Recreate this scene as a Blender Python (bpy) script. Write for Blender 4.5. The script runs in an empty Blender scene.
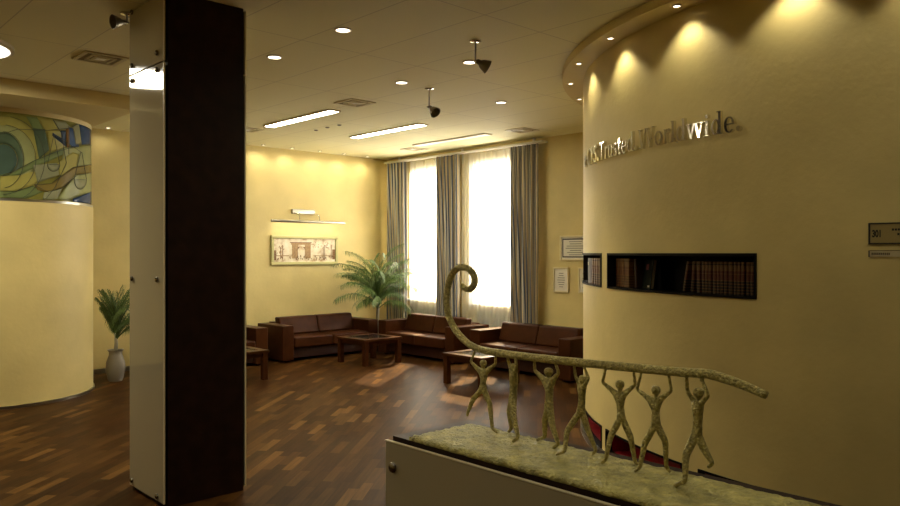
import bpy, bmesh, math, random
from math import sin, cos, pi, radians as rad, atan2, hypot, sqrt
from mathutils import Vector, Matrix
random.seed(7)
S = bpy.context.scene
COL = S.collection

# ------------------------------------------------------------------ camera, world, sun, exposure
CZ = 1.75                                   # eye height; the camera looks level
cam_d = bpy.data.cameras.new('camera'); cam_d.lens = 30; cam_d.sensor_width = 36
cam = bpy.data.objects.new('camera', cam_d); COL.objects.link(cam)
cam.location = (0, 0, CZ); cam.rotation_euler = (pi/2, 0, rad(-43.37)); cam_d.clip_start = .05
S.camera = cam
S.view_settings.view_transform = 'Standard'; S.view_settings.look = 'None'
S.view_settings.gamma = 1; S.view_settings.use_curve_mapping = False
S.view_settings.exposure = 0.1
W = bpy.data.worlds.new('daylight'); S.world = W; W.use_nodes = True
W.node_tree.nodes['Background'].inputs[0].default_value = (1, .97, .89, 1)
W.node_tree.nodes['Background'].inputs[1].default_value = 17

def light(name, kind, loc, energy, color=(1, .90, .65), **kw):
    d = bpy.data.lights.new(name, kind); d.energy = energy; d.color = color
    for k, v in kw.items(): setattr(d, k, v)
    o = bpy.data.objects.new(name, d); COL.objects.link(o); o.location = loc
    return o
SUN_E = 24.0
sun = light('sun', 'SUN', (14, 13, 8), SUN_E, (1, .62, .28), angle=rad(.6))
sun.rotation_euler = Vector((-.643, -.460, -.609)).to_track_quat('-Z', 'Y').to_euler()
# light levels of the room's lamps and the added unseen fill downlights (W)
E_DOWN, E_WASH, E_RING, E_ROUND, E_FL, E_PIC, E_FILL = 62, 9, 10, 78, 46.0, 2.5, 17

# ------------------------------------------------------------------ picture geometry helpers
FX, FY, RX, RY = .6867, .7269, .7269, -.6867
def ray(px): u = (px - 450)/750; return FX + u*RX, FY + u*RY
def onX(px, py, X): dx, dy = ray(px); D = X/dx; return Vector((X, D*dy, CZ + D*(253 - py)/750))
def onY(px, py, Y): dx, dy = ray(px); D = Y/dy; return Vector((D*dx, Y, CZ + D*(253 - py)/750))
def onZ(px, py, z): dx, dy = ray(px); D = 750*(z - CZ)/(253 - py); return Vector((D*dx, D*dy, z))
def onC(px, py, cx, cy, r):
    dx, dy = ray(px); a = dx*dx + dy*dy; b = -2*(dx*cx + dy*cy); q = b*b - 4*a*(cx*cx + cy*cy - r*r)
    D = (-b - sqrt(max(q, 0)))/(2*a)
    return atan2(D*dy - cy, D*dx - cx), CZ + D*(253 - py)/750

# ------------------------------------------------------------------ materials
def mat(name, color, rough=.5, metal=0, emit=None, estr=0, bump=0, bscale=40, var=0, vscale=4, coat=0, spec=None, bdist=.01):
    m = bpy.data.materials.new(name); m.use_nodes = True
    nt = m.node_tree; p = nt.nodes['Principled BSDF']
    p.inputs['Base Color'].default_value = (*color, 1); p.inputs['Roughness'].default_value = rough
    p.inputs['Metallic'].default_value = metal; p.inputs['Coat Weight'].default_value = coat
    if spec is not None: p.inputs['Specular IOR Level'].default_value = spec
    if emit: p.inputs['Emission Color'].default_value = (*emit, 1); p.inputs['Emission Strength'].default_value = estr
    if bump or var: tc = nt.nodes.new('ShaderNodeTexCoord')
    if var:
        n = nt.nodes.new('ShaderNodeTexNoise'); n.inputs['Scale'].default_value = vscale; n.inputs['Detail'].default_value = 6
        nt.links.new(tc.outputs['Object'], n.inputs['Vector'])
        r = nt.nodes.new('ShaderNodeValToRGB'); e = r.color_ramp.elements
        e[0].position = .3; e[1].position = .7
        e[0].color = (*[c*(1 - var) for c in color], 1); e[1].color = (*[min(1, c*(1 + var)) for c in color], 1)
        nt.links.new(n.outputs['Fac'], r.inputs['Fac']); nt.links.new(r.outputs['Color'], p.inputs['Base Color'])
    if bump:
        n = nt.nodes.new('ShaderNodeTexNoise'); n.inputs['Scale'].default_value = bscale; n.inputs['Detail'].default_value = 4
        nt.links.new(tc.outputs['Object'], n.inputs['Vector'])
        b = nt.nodes.new('ShaderNodeBump'); b.inputs['Strength'].default_value = bump; b.inputs['Distance'].default_value = bdist
        nt.links.new(n.outputs['Fac'], b.inputs['Height']); nt.links.new(b.outputs['Normal'], p.inputs['Normal'])
    return m

M = {}
M['plaster'] = mat('yellow plaster', (.70, .57, .24), .55, bump=.2, bscale=22, var=.09, vscale=1.7)
M['cream'] = mat('cream lacquered panel', (.46, .405, .28), .05, coat=.15)
M['panel_edge'] = mat('panel edge', (.80, .72, .50), .3)
M['wenge'] = mat('dark wenge wood', (.022, .009, .006), .5, spec=.15, var=.3, vscale=9)
M['soffit'] = mat('soffit paint', (.70, .58, .29), .7)
M['chrome'] = mat('chrome', (.75, .72, .65), .12, 1)
M['steel'] = mat('brushed steel', (.40, .38, .33), .3, 1)
M['screw'] = mat('screw steel', (.26, .24, .21), .22, 1)
M['darkmetal'] = mat('dark metal', (.20, .17, .12), .35, .85)
M['white'] = mat('white paint', (.82, .80, .74), .5)
M['lampmetal'] = mat('lamp rim', (.55, .48, .34), .4, .4)
M['glow'] = mat('lamp glow', (1, .96, .85), .5, emit=(1, .93, .76), estr=6)
M['glowbig'] = mat('round lamp glow', (1, .98, .94), .5, emit=(1, .95, .86), estr=2.6)
M['flglow'] = mat('fluorescent diffuser', (1, 1, .95), .5, emit=(1, .95, .80), estr=E_FL)
M['fldim'] = mat('dim fluorescent diffuser', (.85, .84, .8), .5, emit=(1, .96, .88), estr=.06)
M['leather'] = mat('brown leather', (.050, .015, .0045), .36, spec=.10, bump=.12, bscale=160, var=.25, vscale=6)
M['leatherseam'] = mat('leather seam', (.04, .012, .006), .5)
M['tablewood'] = mat('table wood', (.055, .017, .005), .35, spec=.1, var=.3, vscale=8)
M['blackglass'] = mat('black glass', (.012, .013, .015), .12, spec=.25)
M['stone'] = mat('green stone', (.54, .49, .16), .5, bump=1, bscale=70, var=.4, vscale=20, bdist=.02)
M['bronze'] = mat('patinated bronze', (.52, .45, .165), .34, .45, bump=1.0, bscale=110, var=.4, vscale=80, bdist=.02)
M['nichedark'] = mat('niche lining', (.007, .005, .004), .6, spec=.1)
M['nichered'] = mat('red niche lining', (.26, .008, .014), .35, var=.5, vscale=7)
M['leaf'] = mat('palm leaf', (.080, .145, .022), .45, var=.45, vscale=5)
M['leafdark'] = mat('small palm leaf', (.075, .135, .03), .5, var=.4, vscale=5)  # slightly deeper leaf green of the small vase palm
M['stalk'] = mat('palm stalk', (.20, .22, .07), .5)
M['trunk'] = mat('pale trunk', (.42, .40, .30), .5)
M['vase'] = mat('grey stoneware', (.25, .22, .17), .4, bump=.2, bscale=20)
M['soil'] = mat('soil', (.03, .02, .012), .9, bump=1, bscale=60)
M['goldframe'] = mat('gilded frame', (.52, .48, .22), .5, .2, bump=.6, bscale=70)
M['paper'] = mat('paper', (.78, .74, .62), .7)
M['ink'] = mat('ink', (.02, .018, .015), .6)
M['greyink'] = mat('grey ink', (.25, .22, .17), .6)
M['certframe'] = mat('certificate frame', (.75, .66, .40), .4)
M['brass'] = mat('brass plate', (.42, .33, .13), .45, .2)
M['rad'] = mat('radiator enamel', (.55, .54, .48), .4)
M['bark'] = mat('tree bark', (.1, .08, .05), .9)
M['outleaf'] = mat('outdoor foliage', (.16, .26, .12), .8)
M['grille'] = mat('grille', (.64, .56, .36), .5)
M['grilledark'] = mat('grille gap', (.24, .19, .11), .7)
M['bookdark'] = mat('dark green cover', (.010, .012, .008), .5, spec=.1)
M['pages'] = mat('page block', (.35, .27, .15), .8, bump=.3, bscale=200)
M['booklabel'] = mat('red cover label', (.16, .02, .015), .5)
M['gilt'] = mat('gilt', (.42, .26, .08), .35, .7)

def nodes(m):
    nt = m.node_tree; return nt, nt.nodes['Principled BSDF'], nt.nodes.new, nt.links.new
def math_node(N, L, op, a, b=None):
    n = N('ShaderNodeMath'); n.operation = op
    for i, v in enumerate((a, b)):
        if v is None: continue
        if isinstance(v, (int, float)): n.inputs[i].default_value = v
        else: L(v, n.inputs[i])
    return n.outputs[0]
def ramp(N, L, fac, stops, const=True):
    r = N('ShaderNodeValToRGB'); r.color_ramp.interpolation = 'CONSTANT' if const else 'LINEAR'
    e = r.color_ramp.elements
    while len(e) < len(stops): e.new(.5)
    for el, (p, c) in zip(e, stops): el.position = p; el.color = (*c, 1)
    L(fac, r.inputs['Fac']); return r.outputs['Color']

def parquet():
    m = mat('parquet', (.1, .05, .02), .42, spec=.04); nt, p, N, L = nodes(m)
    tc = N('ShaderNodeTexCoord'); mp = N('ShaderNodeMapping'); mp.inputs['Rotation'].default_value = (0, 0, rad(-40))
    L(tc.outputs['Object'], mp.inputs['Vector'])
    b = N('ShaderNodeTexBrick'); b.offset = .37; b.offset_frequency = 2
    for k, v in (('Scale', 1), ('Mortar Size', .0012), ('Brick Width', .40), ('Row Height', .082), ('Bias', 0), ('Mortar Smooth', .3)): b.inputs[k].default_value = v
    b.inputs['Color1'].default_value = (0, 0, 0, 1); b.inputs['Color2'].default_value = (1, 1, 1, 1); b.inputs['Mortar'].default_value = (.1, .1, .1, 1)
    L(mp.outputs[0], b.inputs['Vector'])
    base = ramp(N, L, b.outputs['Color'], [(0, (.033, .012, .003)), (.22, (.047, .018, .004)), (.42, (.058, .024, .006)), (.62, (.039, .014, .0035)), (.78, (.076, .033, .008)), (.90, (.12, .056, .014))])
    mp2 = N('ShaderNodeMapping'); mp2.inputs['Scale'].default_value = (3, 45, 1); L(mp.outputs[0], mp2.inputs['Vector'])
    n = N('ShaderNodeTexNoise'); n.inputs['Scale'].default_value = 1; n.inputs['Detail'].default_value = 4; L(mp2.outputs[0], n.inputs['Vector'])
    g = ramp(N, L, n.outputs['Fac'], [(.3, (.72, .72, .72)), (.7, (1.15, 1.15, 1.15))], False)
    mx = N('ShaderNodeMix'); mx.data_type = 'RGBA'; mx.blend_type = 'MULTIPLY'; mx.inputs[0].default_value = 1
    L(base, mx.inputs[6]); L(g, mx.inputs[7]); L(mx.outputs[2], p.inputs['Base Color'])
    bp = N('ShaderNodeBump'); bp.inputs['Strength'].default_value = .12; bp.inputs['Distance'].default_value = .003
    L(n.outputs['Fac'], bp.inputs['Height']); L(bp.outputs[0], p.inputs['Normal'])
    return m
M['parquet'] = parquet()

def ceiling_mat():
    m = mat('ceiling tiles', (.80, .75, .47), .75); nt, p, N, L = nodes(m)
    tc = N('ShaderNodeTexCoord'); mp = N('ShaderNodeMapping'); mp.inputs['Location'].default_value = (-3.44 + .645*20, -5.47 + 1.53*10, 0)
    L(tc.outputs['Object'], mp.inputs['Vector'])
    b = N('ShaderNodeTexBrick'); b.offset = 0
    for k, v in (('Scale', 1), ('Mortar Size', .006), ('Brick Width', .645), ('Row Height', 1.53), ('Mortar Smooth', .5)): b.inputs[k].default_value = v
    b.inputs['Color1'].default_value = (.82, .765, .48, 1); b.inputs['Color2'].default_value = (.80, .745, .465, 1); b.inputs['Mortar'].default_value = (.56, .50, .32, 1)
    L(mp.outputs[0], b.inputs['Vector']); L(b.outputs['Color'], p.inputs['Base Color'])
    return m
M['ceiling'] = ceiling_mat()

def drape_mat():
    m = mat('striped drape', (.3, .3, .3), .75); nt, p, N, L = nodes(m)
    uv = N('ShaderNodeUVMap'); sp = N('ShaderNodeSeparateXYZ'); L(uv.outputs[0], sp.inputs[0])
    f = math_node(N, L, 'FRACT', math_node(N, L, 'MULTIPLY', sp.outputs[0], 6.0))
    c = ramp(N, L, f, [(0, (.40, .37, .30)), (.16, (.52, .41, .24)), (.30, (.06, .085, .15)), (.44, (.50, .49, .45)), (.60, (.56, .45, .27)), (.72, (.13, .14, .16)), (.84, (.52, .49, .41)), (.95, (.03, .05, .10))])
    L(c, p.inputs['Base Color']); p.inputs['Sheen Weight'].default_value = .2
    return m
M['drape'] = drape_mat()

def sheer_mat():
    m = bpy.data.materials.new('sheer voile'); m.use_nodes = True; nt = m.node_tree; nt.nodes.clear(); N = nt.nodes.new; L = nt.links.new
    o = N('ShaderNodeOutputMaterial'); t = N('ShaderNodeBsdfTransparent'); t.inputs[0].default_value = (1, 1, .97, 1)
    d = N('ShaderNodeBsdfDiffuse'); d.inputs[0].default_value = (.88, .86, .78, 1)
    tl = N('ShaderNodeBsdfTranslucent'); tl.inputs[0].default_value = (.95, .95, .92, 1)
    a = N('ShaderNodeMixShader'); a.inputs[0].default_value = .55; L(d.outputs[0], a.inputs[1]); L(tl.outputs[0], a.inputs[2])
    b = N('ShaderNodeMixShader'); b.inputs[0].default_value = .70; L(t.outputs[0], b.inputs[1]); L(a.outputs[0], b.inputs[2])
    L(b.outputs[0], o.inputs[0]); return m
M['sheer'] = sheer_mat()

def pane_mat():
    m = bpy.data.materials.new('window glass'); m.use_nodes = True; nt = m.node_tree; nt.nodes.clear(); N = nt.nodes.new; L = nt.links.new
    o = N('ShaderNodeOutputMaterial'); t = N('ShaderNodeBsdfTransparent'); g = N('ShaderNodeBsdfGlossy'); g.inputs['Roughness'].default_value = .02
    b = N('ShaderNodeMixShader'); b.inputs[0].default_value = .06; L(t.outputs[0], b.inputs[1]); L(g.outputs[0], b.inputs[2]); L(b.outputs[0], o.inputs[0]); return m
M['pane'] = pane_mat()

def book_mat(name, tan, red, dark):
    m = mat(name, red, .4); nt, p, N, L = nodes(m)
    tc = N('ShaderNodeTexCoord'); sp = N('ShaderNodeSeparateXYZ'); L(tc.outputs['Generated'], sp.inputs[0])
    c = ramp(N, L, sp.outputs[2], [(0, dark), (.05, tan), (.07, dark), (.14, tan), (.16, dark), (.23, tan), (.25, dark), (.32, tan), (.34, dark), (.41, tan), (.43, red), (.62, tan), (.64, red), (.72, tan), (.90, dark), (.93, tan)])
    L(c, p.inputs['Base Color']); return m
M['book1'] = book_mat('gilt banded brown leather', (.16, .072, .024), (.085, .018, .010), (.018, .007, .005))
M['book2'] = book_mat('gilt banded tan leather', (.20, .10, .034), (.14, .050, .017), (.085, .032, .012))
M['book3'] = mat('dark brown leather', (.034, .013, .009), .5, spec=.15)

def engraving():
    m = mat('sepia print paper', (.6, .5, .35), .7); nt, p, N, L = nodes(m)
    tc = N('ShaderNodeTexCoord'); n = N('ShaderNodeTexNoise'); n.inputs['Scale'].default_value = 7; n.inputs['Detail'].default_value = 8
    L(tc.outputs['Object'], n.inputs['Vector'])
    L(ramp(N, L, n.outputs['Fac'], [(.33, (.48, .32, .17)), (.50, (.80, .70, .52)), (.7, (.88, .82, .68))], False), p.inputs['Base Color'])
    return m
M['sepia'] = engraving()
M['sepiadark'] = mat('sepia ink', (.22, .11, .045), .7, var=.3, vscale=30)
M['sepialight'] = mat('sepia mid ink', (.40, .25, .12), .7, var=.25, vscale=30)
def glassmat(name, c): return mat(name, c, .16, spec=.12, var=.12, vscale=6)
GL = {k: glassmat('art glass ' + k, c) for k, c in dict(
    olive=(.23, .22, .050), yellow=(.36, .33, .090), green=(.17, .22, .085), pale=(.31, .33, .14), slate=(.085, .125, .075), teal=(.065, .105, .080),
    blue=(.030, .070, .17), navy=(.035, .060, .095), grey=(.27, .28, .16), brown=(.21, .16, .045), orange=(.24, .12, .03)).items()}
M['lead'] = mat('lead line', (.035, .04, .02), .5)

# ------------------------------------------------------------------ mesh builder
def world_loc(o):
    v = Vector((0, 0, 0))
    while o: v += o.location; o = o.parent
    return v
class MB:
    def __init__(s): s.v = []; s.f = []; s.uv = None
    def add(s, vs, fs):
        n = len(s.v); s.v += [Vector(v) for v in vs]; s.f += [tuple(i + n for i in f) for f in fs]; return s
    def box(s, a, b):
        x0, y0, z0 = a; x1, y1, z1 = b
        x0, x1 = sorted((x0, x1)); y0, y1 = sorted((y0, y1)); z0, z1 = sorted((z0, z1))
        return s.add([(x0, y0, z0), (x1, y0, z0), (x1, y1, z0), (x0, y1, z0), (x0, y0, z1), (x1, y0, z1), (x1, y1, z1), (x0, y1, z1)],
                     [(3, 2, 1, 0), (4, 5, 6, 7), (0, 1, 5, 4), (1, 2, 6, 5), (2, 3, 7, 6), (3, 0, 4, 7)])
    def tube(s, pts, rs, n=10, cap=True):
        pts = [Vector(p) for p in pts]
        if not hasattr(rs, '__len__'): rs = [rs]*len(pts)
        up = None; rings = []
        for i, p in enumerate(pts):
            t = (pts[min(i + 1, len(pts) - 1)] - pts[max(i - 1, 0)]).normalized()
            if up is None: up = Vector((0, 0, 1)) if abs(t.z) < .9 else Vector((1, 0, 0))
            a = t.cross(up).normalized(); up = a.cross(t).normalized()
            rings.append([p + rs[i]*(cos(2*pi*k/n)*a + sin(2*pi*k/n)*up) for k in range(n)])
        vs = [v for r in rings for v in r]
        fs = [(i*n + k, i*n + (k + 1) % n, (i + 1)*n + (k + 1) % n, (i + 1)*n + k) for i in range(len(pts) - 1) for k in range(n)]
        if cap: fs += [tuple(range(n))[::-1], tuple((len(pts) - 1)*n + k for k in range(n))]
        return s.add(vs, fs)
    def lathe(s, prof, c=(0, 0, 0), n=24, mat4=None, ring=False):
        vs = []; 
        for r, z in prof:
            for k in range(n): vs.append(Vector((r*cos(2*pi*k/n), r*sin(2*pi*k/n), z)))
        fs = [(i*n + k, i*n + (k + 1) % n, (i + 1)*n + (k + 1) % n, (i + 1)*n + k) for i in range(len(prof) - 1) for k in range(n)]
        if ring: q = (len(prof) - 1)*n; fs += [(q + k, q + (k + 1) % n, (k + 1) % n, k) for k in range(n)]
        if prof[0][0] > 1e-6 and not ring: fs.append(tuple(range(n))[::-1])
        if prof[-1][0] > 1e-6 and not ring: fs.append(tuple((len(prof) - 1)*n + k for k in range(n)))
        if mat4: vs = [mat4 @ v for v in vs]
        return s.add([v + Vector(c) for v in vs], fs)
    def prism(s, poly, fn, d0, d1):
        """extrude a 2D polygon; fn(u, v, d) -> 3D"""
        n = len(poly)
        vs = [fn(u, v, d0) for u, v in poly] + [fn(u, v, d1) for u, v in poly]
        fs = [tuple(range(n))[::-1], tuple(range(n, 2*n))] + [(i, (i + 1) % n, n + (i + 1) % n, n + i) for i in range(n)]
        return s.add(vs, fs)
    def build(s, name, m, parent=None, local=False, smooth=False, bevel=0, seg=2, angle=None):
        me = bpy.data.meshes.new(name)
        off = Vector((0, 0, 0)) if local or not parent else world_loc(parent)
        me.from_pydata([v - off for v in s.v], [], s.f); me.update()
        bm = bmesh.new(); bm.from_mesh(me); bmesh.ops.recalc_face_normals(bm, faces=bm.faces); bm.to_mesh(me); bm.free()
        if s.uv:
            l = me.uv_layers.new(name='UVMap')
            for lp in me.loops: l.data[lp.index].uv = s.uv[lp.vertex_index]
        me.materials.append(m)
        o = bpy.data.objects.new(name, me); COL.objects.link(o)
        if parent: o.parent = parent
        if smooth:
            for p in me.polygons: p.use_smooth = True
            if angle:
                try: me.set_sharp_from_angle(angle=rad(angle))
                except Exception: pass
        if bevel:
            b = o.modifiers.new('bevel', 'BEVEL'); b.width = bevel; b.segments = seg; b.limit_method = 'ANGLE'
            if seg > 1:
                for p in me.polygons: p.use_smooth = True
                w = o.modifiers.new('wn', 'WEIGHTED_NORMAL'); w.keep_sharp = True
        return o
def tag(o, label, cat, group=None):
    o['label'] = label; o['category'] = cat
    if group: o['group'] = group
    return o
def empty(name, loc, label=None, cat=None, group=None):
    o = bpy.data.objects.new(name, None); COL.objects.link(o); o.location = loc; o.empty_display_size = .1
    if label: tag(o, label, cat, group)
    return o
def struct(o): o['kind'] = 'structure'; return o
def dup(o, loc, rz=None, label=None, group=None, parent=None):
    c = o.copy(); COL.objects.link(c)
    if parent: c.parent = parent
    else:
        c.location = loc
        if rz is not None: c.rotation_euler = (0, 0, rz)
        if label: c['label'] = label
        if group: c['group'] = group
    for ch in list(o.children): dup(ch, None, parent=c)
    return c
B = lambda a, b: MB().box(a, b)

# ------------------------------------------------------------------ the room
HC = 3.55                                   # ceiling height
XB, YA = 9.10, 11.40                        # window wall, picture wall
CX, CY, CR = 8.41, 1.63, 3.70               # big curved wall
TX, TY, TR = 2.27, 10.62, 1.11              # round wall at the left
X0, Y0 = -3.0, -3.0
struct(B((X0, Y0, -.1), (XB + .35, YA + .3, 0)).build('floor', M['parquet']))
struct(B((X0, Y0, HC), (XB + .35, YA + .3, HC + .12)).build('ceiling', M['ceiling']))
struct(B((X0, YA, 0), (XB + .35, YA + .3, HC)).build('wall_back', M['plaster']))
struct(B((X0 - .2, Y0, 0), (X0, YA + .3, HC)).build('wall_left', M['plaster']))
struct(B((X0 - .2, Y0 - .2, 0), (XB + .35, Y0, HC)).build('wall_front', M['plaster']))
# window wall with two openings
WZ0, WZ1 = .90, 3.25
WIN = [(9.72, 10.74), (7.96, 9.05)]
w = MB(); ys = [Y0, 7.96, 9.05, 9.72, 10.74, YA]
for i in range(5):
    if i in (1, 3):
        w.box((XB, ys[i], 0), (XB + .35, ys[i+1], WZ0)); w.box((XB, ys[i], WZ1), (XB + .35, ys[i+1], HC))
    else: w.box((XB, ys[i], 0), (XB + .35, ys[i+1], HC))
struct(w.build('wall_right', M['plaster']))
for k, (a, b) in enumerate(WIN):
    root = struct(empty('window_%d' % (k + 1), (XB + .2, (a + b)/2, WZ0)))
    f = MB(); t = .055; x0, x1 = XB + .17, XB + .23
    f.box((x0, a, WZ0), (x1, a + t, WZ1)); f.box((x0, b - t, WZ0), (x1, b, WZ1)); f.box((x0, a + t, WZ0), (x1, b - t, WZ0 + t)); f.box((x0, a + t, WZ1 - t), (x1, b - t, WZ1))
    f.build('window_frame', M['white'], root)
    B((XB + .195, a + t, WZ0 + t), (XB + .205, b - t, WZ1 - t)).build('window_pane', M['pane'], root)
    B((XB - .035, a - .05, WZ0 - .035), (XB + .17, b + .05, WZ0)).build('window_sill', M['white'], root, bevel=.006)
    pl = light('window_portal', 'AREA', (XB + .30, (a + b)/2, (WZ0 + WZ1)/2), 1, shape='RECTANGLE', size=b - a, size_y=WZ1 - WZ0)
    pl.rotation_euler = (0, rad(90), 0); pl.rotation_euler = Vector((-1, 0, 0)).to_track_quat('-Z', 'Y').to_euler(); pl.data.cycles.is_portal = True
struct(B((X0, YA - .015, 0), (XB, YA, .07)).build('baseboard_back', M['steel']))
struct(B((XB - .015, 5.3, 0), (XB, YA - .015, .07)).build('baseboard_right', M['steel']))

# big curved wall with its openings
def cyl(a, r, z): return Vector((CX + r*cos(a), CY + r*sin(a), z))
NICHES = [(rad(122), rad(143.4), 1.455, 1.745), (rad(145.8), rad(171.9), 1.455, 1.745)]
LOW = [(rad(122), rad(143.5), .055, .245), (rad(145.2), rad(162.3), .055, .245), (rad(164.7), rad(181), .055, .245)]
HOLES = NICHES + LOW
angs = sorted(set([rad(x*1.0) for x in range(76, 267, 2)] + [h[i] for h in HOLES for i in (0, 1)]))
zs = sorted(set([0, .055, .245, .8, 1.455, 1.745, 2.4, 3.0, 3.48]))
w = MB(); ids = {}
for k, rr in enumerate((CR, CR - .03)):
    for i, a in enumerate(angs):
        for j, z in enumerate(zs): ids[i, j, k] = len(w.v); w.v.append(cyl(a, rr, z))
def solid(i, j):
    if not (0 <= i < len(angs) - 1 and 0 <= j < len(zs) - 1): return False
    am, zm = (angs[i] + angs[i+1])/2, (zs[j] + zs[j+1])/2
    return not any(h[0] < am < h[1] and h[2] < zm < h[3] for h in HOLES)
for i in range(len(angs) - 1):
    for j in range(len(zs) - 1):
        if not solid(i, j): continue
        q = [(i, j), (i+1, j), (i+1, j+1), (i, j+1)]
        w.f.append(tuple(ids[a, b, 0] for a, b in q)); w.f.append(tuple(ids[a, b, 1] for a, b in q[::-1]))
        for (di, dj), (a, b) in (((0, -1), (0, 1)), ((1, 0), (1, 2)), ((0, 1), (2, 3)), ((-1, 0), (3, 0))):
            if not solid(i + di, j + dj): w.f.append((ids[(*q[b], 0)], ids[(*q[a], 0)], ids[(*q[a], 1)], ids[(*q[b], 1)]))
cw = struct(w.build('wall_curved', M['plaster'], smooth=True, angle=30))
def arcband(name, m, r0, r1, z0, z1, a0, a1, cx, cy, n=80):
    g = MB()
    for i in range(n + 1):
        a = a0 + (a1 - a0)*i/n
        for r, z in ((r0, z0), (r1, z0), (r1, z1), (r0, z1)): g.v.append(Vector((cx + r*cos(a), cy + r*sin(a), z)))
    for i in range(n):
        for k in range(4): g.f.append((i*4 + k, i*4 + (k + 1) % 4, i*4 + 4 + (k + 1) % 4, i*4 + 4 + k))
    g.f += [(0, 1, 2, 3), tuple(n*4 + k for k in (3, 2, 1, 0))]
    return g.build(name, m, smooth=True, angle=30)
struct(arcband('ceiling_soffit_curved', M['soffit'], CR - .03, 3.91, 3.48, HC, rad(76), rad(266), CX, CY))
struct(arcband('baseboard_curved', M['steel'], CR + .0, CR + .03, 0, .05, rad(76), rad(266), CX, CY))
# left round wall, its soffit
a0, a1 = rad(125), rad(395)
struct(arcband('wall_round', M['plaster'], TR - .12, TR, 0, 2.335, a0, a1, TX, TY, 90))
struct(arcband('baseboard_round', M['steel'], TR, TR + .018, 0, .035, a0, a1, TX, TY, 90))
struct(arcband('trim_1', M['steel'], TR - .10, TR - .005, 2.336, 2.365, a0, a1, TX, TY, 90))
struct(arcband('trim_2', M['soffit'], TR - .10, TR - .018, 3.335, 3.388, a0, a1, TX, TY, 90))
struct(B((X0, 8.75, 3.39), (3.315, YA, HC)).build('ceiling_soffit_left', M['soffit']))

# ------------------------------------------------------------------ stained glass band on the round wall
GR = TR - .025
sg = empty('stained_glass_panel', (TX, TY - GR, 2.366), 'curved green and blue stained glass band with balance scales above the round wall', 'stained glass')
def gpt(u, v, d):                            # u, v on the face of the band -> 3D
    return Vector((TX + (GR + d)*cos(u), TY + (GR + d)*sin(u), v))
g = MB(); n = 100
for i in range(n + 1):
    a = rad(150) + rad(220)*i/n
    for rr, z in ((GR - .02, 2.366), (GR, 2.366), (GR, 3.334), (GR - .02, 3.334)): g.v.append(Vector((TX + rr*cos(a), TY + rr*sin(a), z)))
for i in range(n):
    for k in range(4): g.f.append((i*4 + k, i*4 + (k + 1) % 4, i*4 + 4 + (k + 1) % 4, i*4 + 4 + k))
g.build('glass_sheet', GL['olive'], sg, smooth=True, angle=30)
def cp(x, y):                                # traced point -> angle and height on the band, kept inside it
    px = min(x/4.6, 90.1); py = 100 + y/4.6
    a, z = onC(px, py, TX, TY, GR); return a, min(max(z, 2.372), 3.328)
def dens(poly, k=5):
    out = []
    for i, p in enumerate(poly):
        q = poly[(i + 1) % len(poly)]
        for t in range(k): out.append((p[0] + (q[0] - p[0])*t/k, p[1] + (q[1] - p[1])*t/k))
    return out
layer = [0]
def piece(poly, c, k=4):
    layer[0] += 1; d = .001 + .0006*layer[0]
    pts = [cp(*p) for p in dens(poly, k)]
    m = MB(); m.add([gpt(u, v, d) for u, v in pts], [tuple(range(len(pts)))])
    me = m.build('glass_piece', GL[c], sg); off = world_loc(sg)
    bm = bmesh.new(); bm.from_mesh(me.data); bmesh.ops.triangulate(bm, faces=bm.faces[:])
    for _ in range(3):
        bmesh.ops.subdivide_edges(bm, edges=[e for e in bm.edges if e.calc_length() > .04], cuts=1, use_grid_fill=True)
        bmesh.ops.triangulate(bm, faces=[f for f in bm.faces if len(f.verts) > 3])
    for v in bm.verts:
        w = v.co + off; q = atan2(w.y - TY, w.x - TX); v.co = gpt(q, w.z, d) - off
    bm.to_mesh(me.data); bm.free(); sd_ = me.modifiers.new('thick', 'SOLIDIFY'); sd_.thickness = .0004
    for p in me.data.polygons: p.use_smooth = True
def lead(pts, k=4):
    q = []
    for i in range(len(pts) - 1):
        for t in range(k): q.append((pts[i][0] + (pts[i+1][0] - pts[i][0])*t/k, pts[i][1] + (pts[i+1][1] - pts[i][1])*t/k))
    q.append(pts[-1]); m = MB(); m.tube([gpt(*cp(*p), .018) for p in q], .0030, 5); LEADS.append(m)
LEADS = []
def circpts(cx, cy, rx, ry, a, b, n=14): return [(cx + rx*cos(rad(a + (b - a)*i/n)), cy + ry*sin(rad(a + (b - a)*i/n))) for i in range(n + 1)]
def ringp(cx, cy, r0, r1, a, b): return circpts(cx, cy, r1[0], r1[1], a, b) + circpts(cx, cy, r0[0], r0[1], b, a)
piece([(0, 60), (120, 75), (150, 130), (0, 160)], 'olive')
piece([(120, 75), (170, 80), (215, 160), (150, 130)], 'green')
piece([(170, 80), (240, 90), (270, 140), (215, 160)], 'yellow')
piece([(240, 90), (300, 100), (330, 135), (270, 140)], 'grey')
piece(ringp(12, 275, (150, 140), (190, 200), -110, 110), 'yellow')
piece(ringp(12, 275, (92, 95), (150, 160), -115, 115), 'pale')
piece(ringp(12, 275, (68, 75), (94, 128), -125, 70), 'slate')
piece(circpts(12, 275, 66, 72, -150, 150), 'teal')
piece([(0, 345), (60, 330), (150, 280), (230, 245), (310, 215), (360, 205), (350, 235), (280, 255), (180, 300), (90, 345), (0, 355)], 'green')
piece([(0, 350), (100, 345), (180, 320), (220, 350), (140, 400), (60, 420), (0, 418)], 'yellow')
piece([(0, 420), (70, 420), (150, 395), (200, 420), (120, 455), (0, 465)], 'green')
piece([(150, 130), (205, 135), (225, 230), (178, 272)], 'slate')
piece([(215, 140), (300, 135), (300, 215), (225, 240)], 'yellow')
piece([(240, 150), (280, 175), (275, 140), (300, 140), (300, 215), (238, 165)], 'navy')
piece([(315, 125), (330, 130), (370, 240), (360, 250), (312, 200)], 'blue')
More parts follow.
